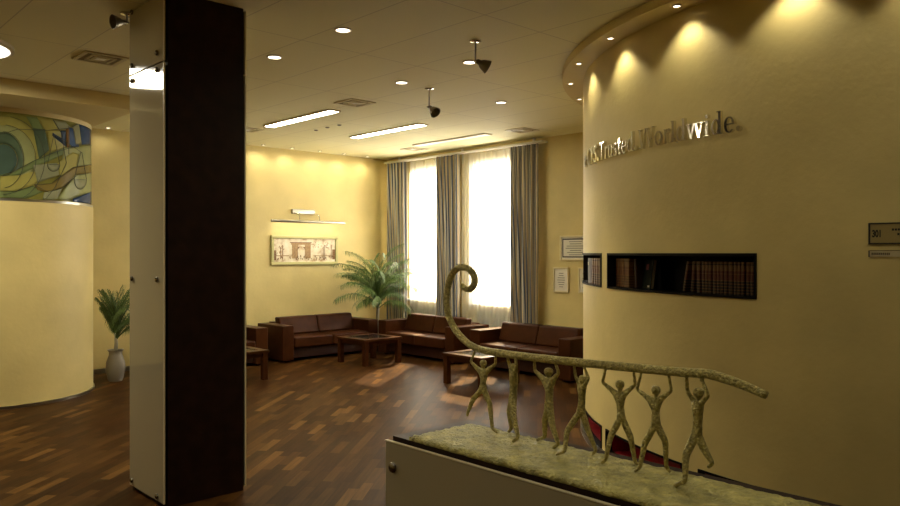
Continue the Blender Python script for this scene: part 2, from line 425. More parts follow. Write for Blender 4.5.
piece([(360, 105), (418, 125), (418, 205), (372, 205)], 'blue')
piece([(330, 120), (358, 108), (372, 200), (345, 205)], 'grey')
piece([(300, 130), (314, 130), (316, 215), (304, 225)], 'orange')
piece([(290, 220), (360, 215), (418, 208), (418, 300), (320, 310), (280, 290)], 'pale')
piece([(150, 300), (250, 290), (285, 290), (270, 345), (170, 380)], 'grey')
piece([(260, 290), (330, 240), (360, 250), (340, 330), (270, 350)], 'yellow')
piece([(155, 390), (230, 385), (330, 310), (418, 295), (418, 335), (350, 345), (280, 405), (220, 425), (170, 415)], 'brown')
piece([(340, 345), (418, 335), (418, 420), (300, 460), (260, 455), (300, 400)], 'pale')
piece([(200, 425), (280, 408), (260, 455), (190, 470)], 'grey')
piece([(330, 455), (418, 420), (418, 495), (330, 490)], 'blue')
piece(circpts(242, 297, 28, 32, 0, 180) , 'grey')
piece(circpts(363, 365, 28, 46, 0, 180), 'grey')
for pts in (circpts(12, 275, 68, 74, -90, 90), circpts(12, 275, 95, 130, -90, 85), circpts(12, 275, 150, 160, -85, 90), circpts(12, 275, 190, 200, -80, 85),
            [(242, 165), (214, 297), (270, 297), (245, 165)], [(365, 240), (335, 366), (391, 366), (370, 240)], circpts(242, 297, 28, 32, 0, 180), circpts(363, 365, 28, 46, 0, 180),
            [(0, 160), (80, 135), (215, 140), (315, 130), (360, 105)], [(0, 350), (60, 330), (150, 282), (250, 240), (360, 207), (418, 208)], [(238, 160), (310, 200), (370, 242)],
            [(155, 390), (230, 385), (330, 310), (418, 295)], [(155, 392), (220, 425), (280, 405), (350, 345), (418, 335)], [(308, 120), (311, 250)], [(0, 420), (70, 420), (150, 395)], [(240, 90), (275, 150), (300, 290), (250, 400), (195, 470)]):
    lead(pts)
allv = MB()
for m in LEADS: allv.add(m.v, m.f)
allv.build('lead_lines', M['lead'], sg)

# ------------------------------------------------------------------ column
colm = empty('column', (2.385, 5.385, 0), 'square dark wood column clad with screwed cream panels rising to the ceiling', 'column')
B((2.125, 5.065, 0), (2.688, 5.695, HC)).build('core', M['wenge'], colm)
def screw(p, ax, parent, r=.019):
    m4 = {'x': Matrix.Rotation(rad(-90), 4, 'Y'), 'X': Matrix.Rotation(rad(90), 4, 'Y')}[ax]
    MB().lathe([(r*.62, -.004), (r*.62, .004), (r, .004), (r*1.02, .009), (r*.8, .015), (r*.35, .018), (0, .0185)], p, 16, m4).build('screw', M['screw'], parent, smooth=True, angle=40)
for za, zb, pts in ((.03, 3.06, [(133, 81), (158, 70), (133, 278.5), (158, 279.6), (132.8, 480), (158, 496)]), (3.07, HC - .012, [(133, 12.5), (158, 53), (133, 66)])):
    for side in (-1, 1):
        x0, x1 = (2.097, 2.109) if side < 0 else (2.704, 2.716)
        pn = B((x0, 5.078, za), (x1, 5.688, zb)).build('panel', M['cream'], colm, bevel=.002, seg=1)
        B((x0, 5.072, za), (x1, 5.078, zb)).build('edge_strip', M['panel_edge'], pn)
        for px, py in pts:
            p = onX(px, py, 2.10); p.x = x0 if side < 0 else x1
            screw(p, 'x' if side < 0 else 'X', pn)
            B((x1, p.y - .006, p.z - .006), (2.125, p.y + .006, p.z + .006)).build('spacer', M['steel'], pn) if side < 0 else None

# ------------------------------------------------------------------ windows dressing
def sheet(name, m, x, ya, yb, z0, z1, amp, waves, nseg, parent=None, phase=0, thick=.003, rows=14, flare=.25):
    g = MB(); uv = []; L = 0; last = None; g.uv = uv
    for j in range(rows + 1):
        z = z0 + (z1 - z0)*j/rows; L = 0; last = None
        k = 1 - flare*(j/rows)
        for i in range(nseg + 1):
            t = i/nseg; y = ya + (yb - ya)*t
            dx = amp*k*(sin(2*pi*waves*t + phase) + .35*sin(2*pi*waves*1.7*t + 1.3*phase + .6*j/rows))
            if last is not None: L += hypot(y - last[0], dx - last[1])
            last = (y, dx); g.v.append(Vector((x + dx, y + .012*sin(j*.5 + i*.2)*(1 - j/rows), z))); uv.append((L, z))
    for j in range(rows):
        for i in range(nseg): a = j*(nseg + 1) + i; g.f.append((a, a + 1, a + nseg + 2, a + nseg + 1))
    o = g.build(name, m, parent, smooth=True)
    if thick: s = o.modifiers.new('thick', 'SOLIDIFY'); s.thickness = thick
    return o
rail = empty('curtain_rail', (XB - .11, 9.3, 3.455), 'long white curtain rail under the ceiling above both windows', 'curtain rail')
B((XB - .17, 7.40, 3.455), (XB - .03, 11.30, 3.485)).build('rail', M['white'], rail, bevel=.004)
for i in range(48): y = 7.5 + i*.078; B((XB - .105, y, 3.446), (XB - .095, y + .012, 3.455)).build('glider', M['white'], rail)
for y in (7.6, 9.2, 10.9): B((XB - .11, y, 3.485), (XB - .08, y + .04, HC)).build('bracket', M['white'], rail)
for (ya, yb, lb, ph) in ((10.66, 11.22, 'grey blue striped drape at the corner behind the palm', .3), (9.27, 9.84, 'grey blue striped drape hanging between the two windows', 1.7), (7.49, 8.06, 'grey blue striped drape at the right edge of the second window', 2.9)):
    tag(sheet('drape', M['drape'], XB - .145, ya, yb, .05, 3.445, .038, 6.2, 110, phase=ph), lb, 'curtain', 'striped drapes on the window wall')
tag(sheet('sheer_curtain', M['sheer'], XB - .06, 8.05, 9.28, .05, 3.447, .014, 13, 150, phase=.4, thick=0, flare=.1), 'translucent white sheer curtain over the right window', 'curtain', 'sheer curtains')
tag(sheet('sheer_curtain', M['sheer'], XB - .06, 9.85, 10.66, .05, 3.447, .014, 10, 130, phase=1.4, thick=0, flare=.1), 'translucent white sheer curtain over the left window beside the palm', 'curtain', 'sheer curtains')
def radiator(ya, yb, lb):
    r = empty('radiator', (XB - .02, (ya + yb)/2, .15), lb, 'radiator', 'radiators under the windows')
    B((XB - .030, ya, .18), (XB - .014, yb, .80)).build('panel', M['rad'], r, bevel=.004)
    g = MB()
    for i in range(int((yb - ya)/.05)): y = ya + .02 + i*.05; g.box((XB - .036, y, .20), (XB - .030, y + .025, .78))
    g.build('fins', M['rad'], r)
    for y in (ya + .1, yb - .14): B((XB - .014, y, .4), (XB - .001, y + .04, .5)).build('bracket', M['rad'], r)
radiator(8.06, 8.96, 'white panel radiator under the right window behind the sheer')
radiator(9.85, 10.7, 'white panel radiator under the left window behind the sheer')

# ------------------------------------------------------------------ sofas
def make_sofa(name='sofa', Wd=1.91, sides=(-1, 1)):
    r = empty(name, (0, 0, 0)); Dp, aw = .80, .21; h = Wd/2; f = -Dp/2
    for s in (-1, 1):
        x0, x1 = sorted((s*h, s*(h - aw)))
        B((x0, f, .03), (x1, -f, .585)).build('arm', M['leather'], r, True, bevel=.012, seg=3)
    B((-h + aw, f + .08, .05), (h - aw, -f - .02, .215)).build('base', M['leatherseam'], r, True, bevel=.01)
    B((-h + aw, .18, .215), (h - aw, -f, .60)).build('back_panel', M['leather'], r, True, bevel=.015, seg=3)
    for s in sides:
        x0, x1 = (-h + aw + .004, h - aw - .004) if len(sides) == 1 else (-h + aw + .004, -.004) if s < 0 else (.004, h - aw - .004)
        B((x0, f - .015, .222), (x1, .17, .395)).build('seat_cushion', M['leather'], r, True, bevel=.028, seg=4)
        bc = MB(); bc.add([(x0, -.005, .40), (x1, -.005, .40), (x1, .15, .40), (x0, .15, .40), (x0, .085, .685), (x1, .085, .685), (x1, .235, .685), (x0, .235, .685)],
                          [(3, 2, 1, 0), (4, 5, 6, 7), (0, 1, 5, 4), (1, 2, 6, 5), (2, 3, 7, 6), (3, 0, 4, 7)])
        bc.build('back_cushion', M['leather'], r, True, bevel=.03, seg=4)
    for sx in (-1, 1):
        for y in (f + .06, -f - .1): B((sx*(h - .12) - .03, y, 0), (sx*(h - .12) + .03, y + .05, .03)).build('foot', M['wenge'], r, True)
    return r
sofa = make_sofa(); sofa.location = (7.195, 10.87, 0)
GS = 'brown leather sofas along the walls'
tag(sofa, 'brown leather two seat sofa below the framed picture', 'sofa', GS)
ac = make_sofa('armchair', 1.14, (1,)); ac.location = (5.41, 10.87, 0); tag(ac, 'brown leather armchair half hidden behind the dark column', 'armchair')
dup(sofa, (8.47, 9.41, 0), rad(-90), 'brown leather sofa under the windows beside the potted palm', GS)
dup(sofa, (8.47, 7.15, 0), rad(-90), 'brown leather sofa next to the curved wall under the right drape', GS)

def make_table():
    r = empty('coffee_table', (0, 0, 0)); h = .375; t = .07
    f = MB()
    for (a, b) in (((-h, -h), (h, -h + .11)), ((-h, h - .11), (h, h)), ((-h, -h + .11), (-h + .11, h - .11)), ((h - .11, -h + .11), (h, h - .11))): f.box((*a, .375), (*b, .41))
    f.build('top_frame', M['tablewood'], r, True)
    B((-h + .11, -h + .11, .385), (h - .11, h - .11, .408)).build('glass_inset', M['blackglass'], r, True)
    ap = MB(); q = h - .04
    for (a, b) in (((-q, -q), (q, -q + .025)), ((-q, q - .025), (q, q)), ((-q, -q + .025), (-q + .025, q - .025)), ((q - .025, -q + .025), (q, q - .025))): ap.box((*a, .315), (*b, .375))
    ap.build('apron', M['tablewood'], r, True)
    for sx in (-1, 1):
        for sy in (-1, 1):
            x, y = sx*(h - .05), sy*(h - .05); B((x - .037, y - .037, 0), (x + .037, y + .037, .375)).build('leg', M['tablewood'], r, True, bevel=.003, seg=1)
    return r
tb = make_table(); tb.location = (7.32, 9.63, 0)
GT = 'low wooden coffee tables'
tag(tb, 'low wooden coffee table with black glass inset before the palm corner', 'coffee table', GT)
dup(tb, (7.22, 7.03, 0), 0, 'low wooden coffee table behind the curl of the bronze rail', GT)
dup(tb, (4.925, 9.62, 0), 0, 'low wooden coffee table half hidden behind the dark column', GT)

# ------------------------------------------------------------------ palms
def frond(base, az, elev, length, droop, m, parent, nleaf=22, lw=.016, ll=.30, rng=random):
    pts = []; p = Vector(base); e = elev; st = 14
    d = Vector((cos(az), sin(az), 0))
    for i in range(st + 1):
        pts.append(p.copy()); p = p + (length/st)*(cos(e)*d + Vector((0, 0, sin(e)))); e -= droop/st*(1 + 1.2*i/st)
    g = MB(); g.tube(pts, [.008*(1 - .8*i/st) for i in range(st + 1)], 5)
    side = Vector((-sin(az), cos(az), 0))
    for i in range(nleaf):
        t = .22 + .78*i/(nleaf - 1); k = t*st; j = min(int(k), st - 1); q = pts[j].lerp(pts[j+1], k - j); tan = (pts[j+1] - pts[j]).normalized()
        for s in (-1, 1):
            l = ll*(1 - .55*abs(t - .45)/.55)*rng.uniform(.8, 1.1)
            dirv = (tan*.75 + side*s*.8 + Vector((0, 0, rng.uniform(-.05, .15)))).normalized()
            w = dirv.cross(Vector((0, 0, 1))); w = w.normalized() if w.length > .01 else side
            a = q; b = q + dirv*l*.45 + Vector((0, 0, .01)); c = q + dirv*l*.74 - Vector((0, 0, l*.30)); e2 = q + dirv*l*.84 - Vector((0, 0, l*.72))
            g.add([a, b - w*lw*.5, b + w*lw*.5, c - w*lw*.4, c + w*lw*.4, e2], [(0, 1, 2), (1, 3, 4, 2), (3, 5, 4)])
    return g.build('frond', m, parent)
# tall palm in the corner
px_, py_ = 8.27, 10.63
palm = empty('potted_palm', (px_, py_, 0), 'tall green palm on a pale slim trunk in the corner between two sofas', 'plant')
MB().lathe([(0, 0), (.10, 0), (.115, .02), (.12, .05), (.105, .23), (.115, .25), (.09, .25), (.085, .22), (0, .22)], (px_, py_, 0), 20).build('pot', M['vase'], palm, smooth=True, angle=40)
MB().lathe([(0, .221), (.084, .221), (.03, .235), (0, .236)], (px_, py_, 0), 16).build('soil', M['soil'], palm)
MB().tube([(px_, py_, .22), (px_ - .01, py_, .5), (px_ + .01, py_ + .01, .8), (px_, py_, .88)], [.035, .03, .028, .022], 10).build('trunk', M['trunk'], palm, smooth=True)
rp = random.Random(11)
for i in range(48):
    az = 2*pi*i*.382 + rp.uniform(-.3, .3); k = i/48
    el = rad(89 - 52*k + rp.uniform(-5, 5)); ln = 1.30 - .45*k + rp.uniform(-.12, .08)
    lim = .68 if (cos(az) > .5 or sin(az) > .45) else 1
    frond((px_, py_, .74 + .16*(1 - k)), az, el if lim == 1 else max(el, rad(77)), ln*(.82 if lim < 1 else 1), rad(56), M['leaf'], palm, 34, .011, .24*lim, rp)
# small palm in a vase by the round wall
vx, vy = 3.72, 10.60
palm2 = empty('potted_palm', (vx, vy, 0), 'small dark green palm in a grey vase between the round wall and the column', 'plant')
MB().lathe([(0, 0), (.085, 0), (.10, .03), (.125, .16), (.12, .26), (.085, .36), (.085, .40), (.105, .43), (.09, .43), (.07, .40), (0, .39)], (vx, vy, 0), 24).build('vase', M['vase'], palm2, smooth=True, angle=50)
MB().tube([(vx, vy, .39), (vx + .01, vy, .52), (vx, vy, .66)], [.03, .024, .02], 8).build('trunk', M['trunk'], palm2, smooth=True)
for i in range(46):
    az = 2*pi*i*.382 + rp.uniform(-.3, .3); k = i/46
    rx = cos(az); lim = .6 if (rx < -.15 or sin(az) > .4) else 1
    frond((vx, vy, .55 + .06*(1 - k)), az, rad((88 - 44*k if lim == 1 else 89 - 9*k) + rp.uniform(-5, 5)), (1.0 - .34*k + rp.uniform(-.10, .06))*(.72 if lim < 1 else 1), rad(44 if lim == 1 else 22), M['leafdark'], palm2, 30, .0085, .19*(.75 if lim < 1 else 1), rp)

# ------------------------------------------------------------------ picture, picture light, certificates
def yplane(u, v, d): return Vector((u, YA - d, v))
x0, x1, z0, z1 = 6.55, 7.92, 1.54, 2.055
pic = empty('framed_picture', ((x0 + x1)/2, YA - .02, (z0 + z1)/2), 'wide sepia street print with an arch in a gilded frame on the back wall', 'picture')
f = MB(); t = .055
for a, b in (((x0, z0), (x1, z0 + t)), ((x0, z1 - t), (x1, z1)), ((x0, z0 + t), (x0 + t, z1 - t)), ((x1 - t, z0 + t), (x1, z1 - t))): f.box((a[0], YA - .045, a[1]), (b[0], YA - .001, b[1]))
f.build('frame', M['goldframe'], pic, bevel=.01, seg=2)
bx0, bz0 = x0 + t, z0 + t
dk = MB(); md = MB(); rr = random.Random(3)
def R2(m, a, b, c, d): m.box((bx0 + a, YA - .0245, bz0 + b), (bx0 + c, YA - .0222, bz0 + d))
def P2(m, pts): m.prism([(bx0 + a, bz0 + b) for a, b in pts], yplane, .0222, .0245)
R2(md, .34, .30, .74, .33); R2(dk, .32, .33, .76, .345); R2(md, .36, .06, .48, .30); R2(md, .62, .06, .74, .30)
arc = [(.55 + .075*cos(rad(a)), .19 + .075*sin(rad(a))) for a in range(0, 181, 15)]
P2(dk, [(.475, .19), (.475, .26), (.625, .26), (.625, .19)] + arc)
for x in (.13, .17, 1.0, 1.03, 1.17): R2(dk, x, .05, x + .012, .05 + rr.uniform(.18, .3))
for x, z, r_ in ((.15, .24, .06), (1.02, .30, .09), (.07, .16, .06), (1.10, .26, .07), (.82, .28, .08)):
    for k in range(14):
        a = rr.uniform(0, 2*pi); q = r_*sqrt(rr.random()); u, v = x + q*cos(a), min(z + q*sin(a)*.8, .385); R2(md, u, v, u + rr.uniform(.006, .02), v + .012)
for k in range(46):
    x = rr.uniform(.01, 1.22); z = rr.uniform(.02, .09); s = rr.uniform(.008, .018); R2(dk, x, z, x + s, z + s*2)
R2(md, 0, .10, .30, .115); R2(md, .80, .10, 1.24, .112); R2(dk, 1.2, .04, 1.258, .22); R2(dk, .0, .03, .05, .2)
sheet_ = B((x0 + t, YA - .022, z0 + t), (x1 - t, YA - .002, z1 - t)); na = len(sheet_.f); sheet_.add(md.v, md.f); nb_ = len(sheet_.f); sheet_.add(dk.v, dk.f)
pr = sheet_.build('print', M['sepia'], pic); pr.data.materials.append(M['sepialight']); pr.data.materials.append(M['sepiadark'])
for i, p in enumerate(pr.data.polygons): p.material_index = 0 if i < na else 1 if i < nb_ else 2

pl = empty('picture_light', (7.2, YA - .03, 2.45), 'long slim steel picture light on a bracket above the sepia print', 'picture light')
B((6.96, YA - .05, 2.435), (7.42, YA - .001, 2.515)).build('wall_box', M['steel'], pl, bevel=.008)
for x in (6.99, 7.40):
    MB().tube([(x, YA - .04, 2.45), (x + .02, YA - .12, 2.44), (x + .03, YA - .17, 2.39), (x + .03, YA - .18, 2.31)], .006, 8).build('arm', M['chrome'], pl, smooth=True)
MB().lathe([(0, -.75), (.022, -.75), (.024, -.745), (.024, .745), (.022, .75), (0, .75)], (7.22, YA - .18, 2.295), 14, Matrix.Rotation(rad(90), 4, 'Y')).build('tube', M['steel'], pl, smooth=True, angle=40)
la = light('picture_lamp', 'AREA', (7.22, YA - .17, 2.265), E_PIC, (1, .9, .66), shape='RECTANGLE', size=1.3, size_y=.03)
la.rotation_euler = Vector((0, .45, -1)).to_track_quat('-Z', 'Y').to_euler(); la.parent = pl; la.location = Vector((7.22, YA - .17, 2.265)) - pl.location

def cert(ya, yb, z0, z1, label, border):
    r = empty('framed_certificate', (XB - .02, (ya + yb)/2, (z0 + z1)/2), label, 'certificate', 'framed certificates on the window wall')
    t = .022; f = MB(); x0, x1 = XB - .028, XB - .001
    f.box((x0, ya, z0), (x1, yb, z0 + t)); f.box((x0, ya, z1 - t), (x1, yb, z1)); f.box((x0, ya, z0 + t), (x1, ya + t, z1 - t)); f.box((x0, yb - t, z0 + t), (x1, yb, z1 - t))
    f.build('frame', M['certframe'], r, bevel=.003)
    B((XB - .014, ya + t, z0 + t), (XB - .002, yb - t, z1 - t)).build('paper', M['paper'], r)
    g = MB(); rr = random.Random(int(ya*100))
    def q(m, a, b, c, d): m.box((XB - .0165, a, c), (XB - .0142, b, d))
    if border:
        e = t + .02; wd = .018
        q(g, ya + e, yb - e, z0 + e, z0 + e + wd); q(g, ya + e, yb - e, z1 - e - wd, z1 - e); q(g, ya + e, ya + e + wd, z0 + e, z1 - e); q(g, yb - e - wd, yb - e, z0 + e, z1 - e)
        g.build('border', M['ink'], r); g = MB()
    n = 7; h = z1 - z0 - .14
    for i in range(n):
        z = z1 - .085 - h*i/n; wl = (yb - ya - .13)*rr.uniform(.45, 1)/2; c = (ya + yb)/2; q(g, c - wl, c + wl, z - .010, z)
    g.build('text_lines', M['greyink'], r)
a = onX(560, 236, XB - .02); tpos = a.y
cert(tpos - .58, tpos, 1.64, 2.01, 'landscape certificate with dark ornate border, upper one beside the curved wall', True)
ca, cb = onX(553.5, 268, XB - .02).y, onX(568.5, 268, XB - .02).y
cert(cb, ca, 1.15, 1.53, 'portrait certificate below, nearest the right drape', False)
cc_ = onX(578.3, 268, XB - .02).y
cert(cc_ - (ca - cb), cc_, 1.15, 1.53, 'portrait certificate mostly hidden behind the edge of the curved wall', False)

# ------------------------------------------------------------------ niches in the curved wall
def niche(h, label, lining, depth, frame_name='wall_niche', fw=.016):
    a0, a1, z0, z1 = h; am = (a0 + a1)/2
    r = empty(frame_name, cyl(am, CR - depth/2, z0), label, 'niche')
    n = 24; g = MB(); ri, ro = CR - depth, CR - .002
    for i in range(n + 1):
        a = a0 + (a1 - a0)*i/n
        for rr, z in ((ro, z0), (ri, z0), (ri, z1), (ro, z1)): g.v.append(cyl(a, rr, z))
    for i in range(n):
        for k in range(3): g.f.append((i*4 + k, i*4 + k + 1, i*4 + 5 + k, i*4 + 4 + k))
    g.f += [(0, 1, 2, 3), tuple(n*4 + k for k in (3, 2, 1, 0))]
    o = g.build('lining', lining, r, smooth=False)
    g = MB(); da = fw/CR
    def seg(aa, ab, za, zb, n):
        b = len(g.v)
        for i in range(n + 1):
            a = aa + (ab - aa)*i/n
            for rr, z in ((CR - .05, za), (CR + .010, za), (CR + .010, zb), (CR - .05, zb)): g.v.append(cyl(a, rr, z))
        for i in range(n):
            for k in range(4): g.f.append((b + i*4 + k, b + i*4 + (k + 1) % 4, b + i*4 + 4 + (k + 1) % 4, b + i*4 + 4 + k))
        g.f.append((b, b + 1, b + 2, b + 3)); g.f.append(tuple(b + n*4 + k for k in (3, 2, 1, 0)))
    seg(a0, a1, z0 - .004, z0 + fw*.7, n); seg(a0, a1, z1 - fw, z1 + .004, n); seg(a0, a0 + da, z0 + fw*.7, z1 - fw, 1); seg(a1 - da, a1, z0 + fw*.7, z1 - fw, 1)
    g.build('frame', M['nichedark'], r)
    return r
niche(NICHES[0], 'small dark book niche at the far edge of the curved wall', M['nichedark'], .30)
niche(NICHES[1], 'long black framed book niche in the curved wall', M['nichedark'], .30)
niche(LOW[0], 'low red lined niche at the far edge of the curved wall behind the fourth figure', M['nichered'], .22, fw=.010)
niche(LOW[1], 'low red lined niche behind the fifth and sixth bronze figures', M['nichered'], .22, fw=.010)
niche(LOW[2], 'low red lined niche behind the rightmost bronze figure', M['nichered'], .22, fw=.010)

# books
def make_book(name, m, th, ht, dp):
    r = empty(name, (0, 0, 0)); g = MB()               # local: +x is outward (spine), y thickness, z up
    n = 6; prof = [(-dp, -th/2), (0, -th/2)] + [(.006*cos(rad(a)), th/2*sin(rad(a))) for a in range(-75, 76, 25)] + [(0, th/2), (-dp, th/2), (-dp, th/2 - .003), (-.004, th/2 - .003), (-.004, -th/2 + .003), (-dp, -th/2 + .003)]
    g.prism(prof, lambda u, v, d: Vector((u, v, d)), 0, ht); c = g.build('cover', m, r, True)
    bm = bmesh.new(); bm.from_mesh(c.data); bmesh.ops.triangulate(bm, faces=[f for f in bm.faces if len(f.verts) > 4]); bm.to_mesh(c.data); bm.free()
    B((-dp + .004, -th/2 + .003, .003), (-.004, th/2 - .003, ht - .003)).build('pages', M['pages'], r, True)
    return r
SH = 1.467
protos = {}
def book(px, kind, th, ht, label, group, rs=3.625, lean=0, dp=.16):
    a, _ = onC(px, 270, CX, CY, rs); key = (kind, round(th, 3), round(ht, 3), dp)
    p = cyl(a, rs, SH)
    if key not in protos: o = protos[key] = make_book('book', M[kind], th, ht, dp); o.location = p; o.rotation_euler = (0, 0, a)
    else: o = dup(protos[key], p, a)
    o.rotation_mode = 'XYZ'; o.rotation_euler = (lean, 0, a)
    if lean: o.location.z = SH + abs(sin(lean))*th/2
    tag(o, label, 'book', group); return o
GB = 'gilt banded books in the right row'; ORD = 'second third fourth fifth sixth seventh eighth ninth tenth eleventh twelfth thirteenth fourteenth fifteenth sixteenth'.split()
def arcpos(px): return onC(px, 270, CX, CY, 3.625)[0]
xs = [698.5, 703.3, 706.6, 709.9, 714.6, 718.4, 721.9, 725.9, 730.6, 735.4, 739, 742.8, 748.2, 752.3]
n_up = len(xs)
for i, x in enumerate(xs):
    nb = [arcpos(xs[j]) for j in range(max(0, i-1), min(n_up, i+2)) if j != i]; gap = min(abs(q - arcpos(x)) for q in nb)*3.6
    lb = 'upright gilt banded brown book, %s' % ('rightmost of the row in the long niche' if i == n_up - 1 else 'just right of the two leaning books' if i == 0 else '%s upright one to the right of the leaning books' % ORD[i-1])
    book(x, 'book1', min(.032, gap*.955 - .003), .222, lb, GB)
book(692.2, 'book1', .026, .222, 'gilt banded brown book leaning slightly right against the upright row', GB, lean=rad(-5))
book(684.0, 'book1', .022, .222, 'gilt banded brown book tilted most, at the left end of the right row', GB, lean=rad(-11))
GB2 = 'tan leather books at the left of the long niche'
e0, e1 = onC(608.4, 270, CX, CY, 3.625)[0], onC(629.2, 270, CX, CY, 3.625)[0]
def book_at(a, kind, th, ht, label, group, rs=3.625, dp=.16):
    p = cyl(a, rs, SH); key = (kind, round(th, 3), round(ht, 3), dp)
    if key not in protos: o = protos[key] = make_book('book', M[kind], th, ht, dp); o.location = p; o.rotation_euler = (0, 0, a)
    else: o = dup(protos[key], p, a)
    return tag(o, label, 'book', group)
for i, lb in enumerate(('tan leather book at the left end of the long niche', 'tan leather book, second from the left end of the long niche', 'tan leather book, third from the left end of the long niche', 'tan leather book, fourth from the left end of the long niche', 'tan leather book, fifth from the left, next to the dark tilted book')):
    book_at(e0 + (e1 - e0)*(i + .5)/5, 'book2', (e1 - e0)/5*3.46 - .002, .235, lb, GB2)
book(636.2, 'book3', .03, .232, 'thin dark book tilted left beside the tan leather books', GB2, lean=rad(4))
# large dark volume shown cover on, leaning beside the left group
a, _ = onC(645.5, 270, CX, CY, 3.58)
bk = empty('book', cyl(a, 3.58, SH), 'large dark green book with its cover facing out beside the tan books', 'book'); bk.rotation_euler = (0, rad(-8), a)
B((-.026, -.078, .003), (-.002, .072, .229)).build('pages', M['pages'], bk, True)
B((-.030, -.080, 0), (-.026, .075, .232)).build('back_cover', M['bookdark'], bk, True)
B((-.002, -.080, 0), (.003, .075, .232)).build('front_cover', M['bookdark'], bk, True)
B((.003, -.02, .15), (.0045, .015, .195)).build('cover_label', M['booklabel'], bk, True)
B((.003, .03, .012), (.0045, .058, .026)).build('price_label', M['grille'], bk, True)
GB3 = 'books in the small niche'
for i, lb in enumerate(('tan leather book at the right end of the small niche', 'tan leather book, second from the right in the small niche', 'tan leather book, third from the right in the small niche', 'tan leather book beside the thick dark volume in the small niche')):
    book_at(onC(599.6 - 2.3*i, 270, CX, CY, 3.685)[0], 'book2', .048, .235, lb, GB3, rs=3.685)
bk = book_at(rad(135.75), 'book3', .20, .235, 'thick dark brown volume with a pale spine label in the small niche', GB3, rs=3.685, dp=.2)
B((.002, -.07, .17), (.0075, -.03, .2)).build('spine_label', M['pages'], bk, True)


# ------------------------------------------------------------------ raised lettering on the curved wall
def glyph(ch):
    g = []                                  # list of polygons in em units
    R_ = lambda a, b, c, d: g.append([(a, b), (c, b), (c, d), (a, d)])
    def ring(cx, cy, rx, ry, tx, ty, a=0, b=360, n=22):
        for i in range(n):
            t0, t1 = rad(a + (b - a)*i/n), rad(a + (b - a)*(i + 1)/n)
            g.append([(cx + rx*cos(t0), cy + ry*sin(t0)), (cx + rx*cos(t1), cy + ry*sin(t1)), (cx + (rx - tx)*cos(t1), cy + (ry - ty)*sin(t1)), (cx + (rx - tx)*cos(t0), cy + (ry - ty)*sin(t0))])
    def disc(cx, cy, r): g.append([(cx + r*cos(2*pi*i/14), cy + r*sin(2*pi*i/14)) for i in range(14)])
    if ch == 'e': ring(.225, .225, .195, .238, .10, .038, 5, 318); R_(.12, .225, .41, .262); return g, .444
    if ch == 'o': ring(.25, .225, .22, .238, .105, .035); return g, .5
    if ch == 'd': ring(.21, .225, .185, .235, .10, .038); R_(.31, 0, .41, .68); R_(.24, .65, .31, .68); R_(.41, 0, .47, .03); return g, .5
    if ch == 'r': R_(.07, .03, .17, .46); R_(.02, 0, .23, .03); R_(.02, .43, .07, .46); ring(.27, .33, .10, .14, .06, .07, 60, 180, 8); disc(.30, .41, .052); return g, .345
    if ch == 'l': R_(.09, .03, .19, .68); R_(.03, 0, .25, .03); R_(.03, .65, .09, .68); return g, .285
    if ch == 'i': R_(.09, .03, .19, .46); R_(.03, 0, .25, .03); R_(.03, .43, .09, .46); disc(.14, .59, .062); return g, .285
    if ch == 'u': R_(.06, .12, .16, .46); R_(.01, .43, .06, .46); R_(.33, .0, .43, .46); R_(.28, .43, .33, .46); R_(.43, 0, .49, .03); ring(.20, .13, .14, .14, .10, .05, 180, 300, 8); g.append([(.25, .012), (.33, .07), (.33, .11), (.23, .055)]); return g, .5
    if ch == 's': ring(.19, .335, .135, .13, .075, .04, 20, 270, 12); ring(.19, .12, .145, .13, .08, .04, -160, 90, 12); R_(.29, .33, .315, .46); R_(.04, .0, .065, .13); return g, .39
    if ch == 't': R_(.08, .08, .18, .58); R_(.01, .42, .28, .46); ring(.20, .10, .12, .11, .10, .05, 180, 320, 8); return g, .30
    if ch == 'W' or ch == 'w':
        H, wd, s = (.66, .95, .105) if ch == 'W' else (.46, .72, .095); q = wd/4
        for k in range(2):
            o = k*(wd*.46); g.append([(o + .02, H), (o + .02 + s, H), (o + .02 + s + wd*.19, 0), (o + .02 + wd*.19, 0)])
            g.append([(o + .05 + wd*.19, 0), (o + .09 + wd*.19, 0), (o + .02 + wd*.46, H), (o - .02 + wd*.46, H)])
        R_(-.02, H - .03, .20, H); R_(wd*.46 - .05, H - .03, wd*.46 + .18, H); R_(wd*.92 - .10, H - .03, wd*.92 + .08, H); return g, wd
    if ch == 'T': R_(.25, .03, .36, .66); R_(.18, 0, .43, .03); R_(.03, .62, .58, .66); R_(.03, .50, .055, .62); R_(.555, .50, .58, .62); return g, .611
    if ch == 'I': R_(.11, .03, .225, .63); R_(.04, 0, .30, .03); R_(.04, .63, .30, .66); return g, .345
    if ch == 'S': ring(.27, .49, .19, .18, .11, .045, 20, 270, 14); ring(.27, .185, .20, .19, .115, .045, -160, 90, 14); R_(.42, .46, .45, .66); R_(.06, 0, .09, .2); return g, .54
    if ch == 'C': ring(.36, .33, .32, .345, .12, .045, 42, 318, 24); R_(.575, .44, .605, .66); return g, .66
    if ch == '.': disc(.11, .075, .082); return g, .25
sign = empty('wall_lettering', cyl(rad(152), CR + .02, 2.545), 'raised metal lettering reading CIS.Trusted. Worldwide. on the curved wall', 'lettering')
EM, EH = .209, .226; aa = rad(170.76)
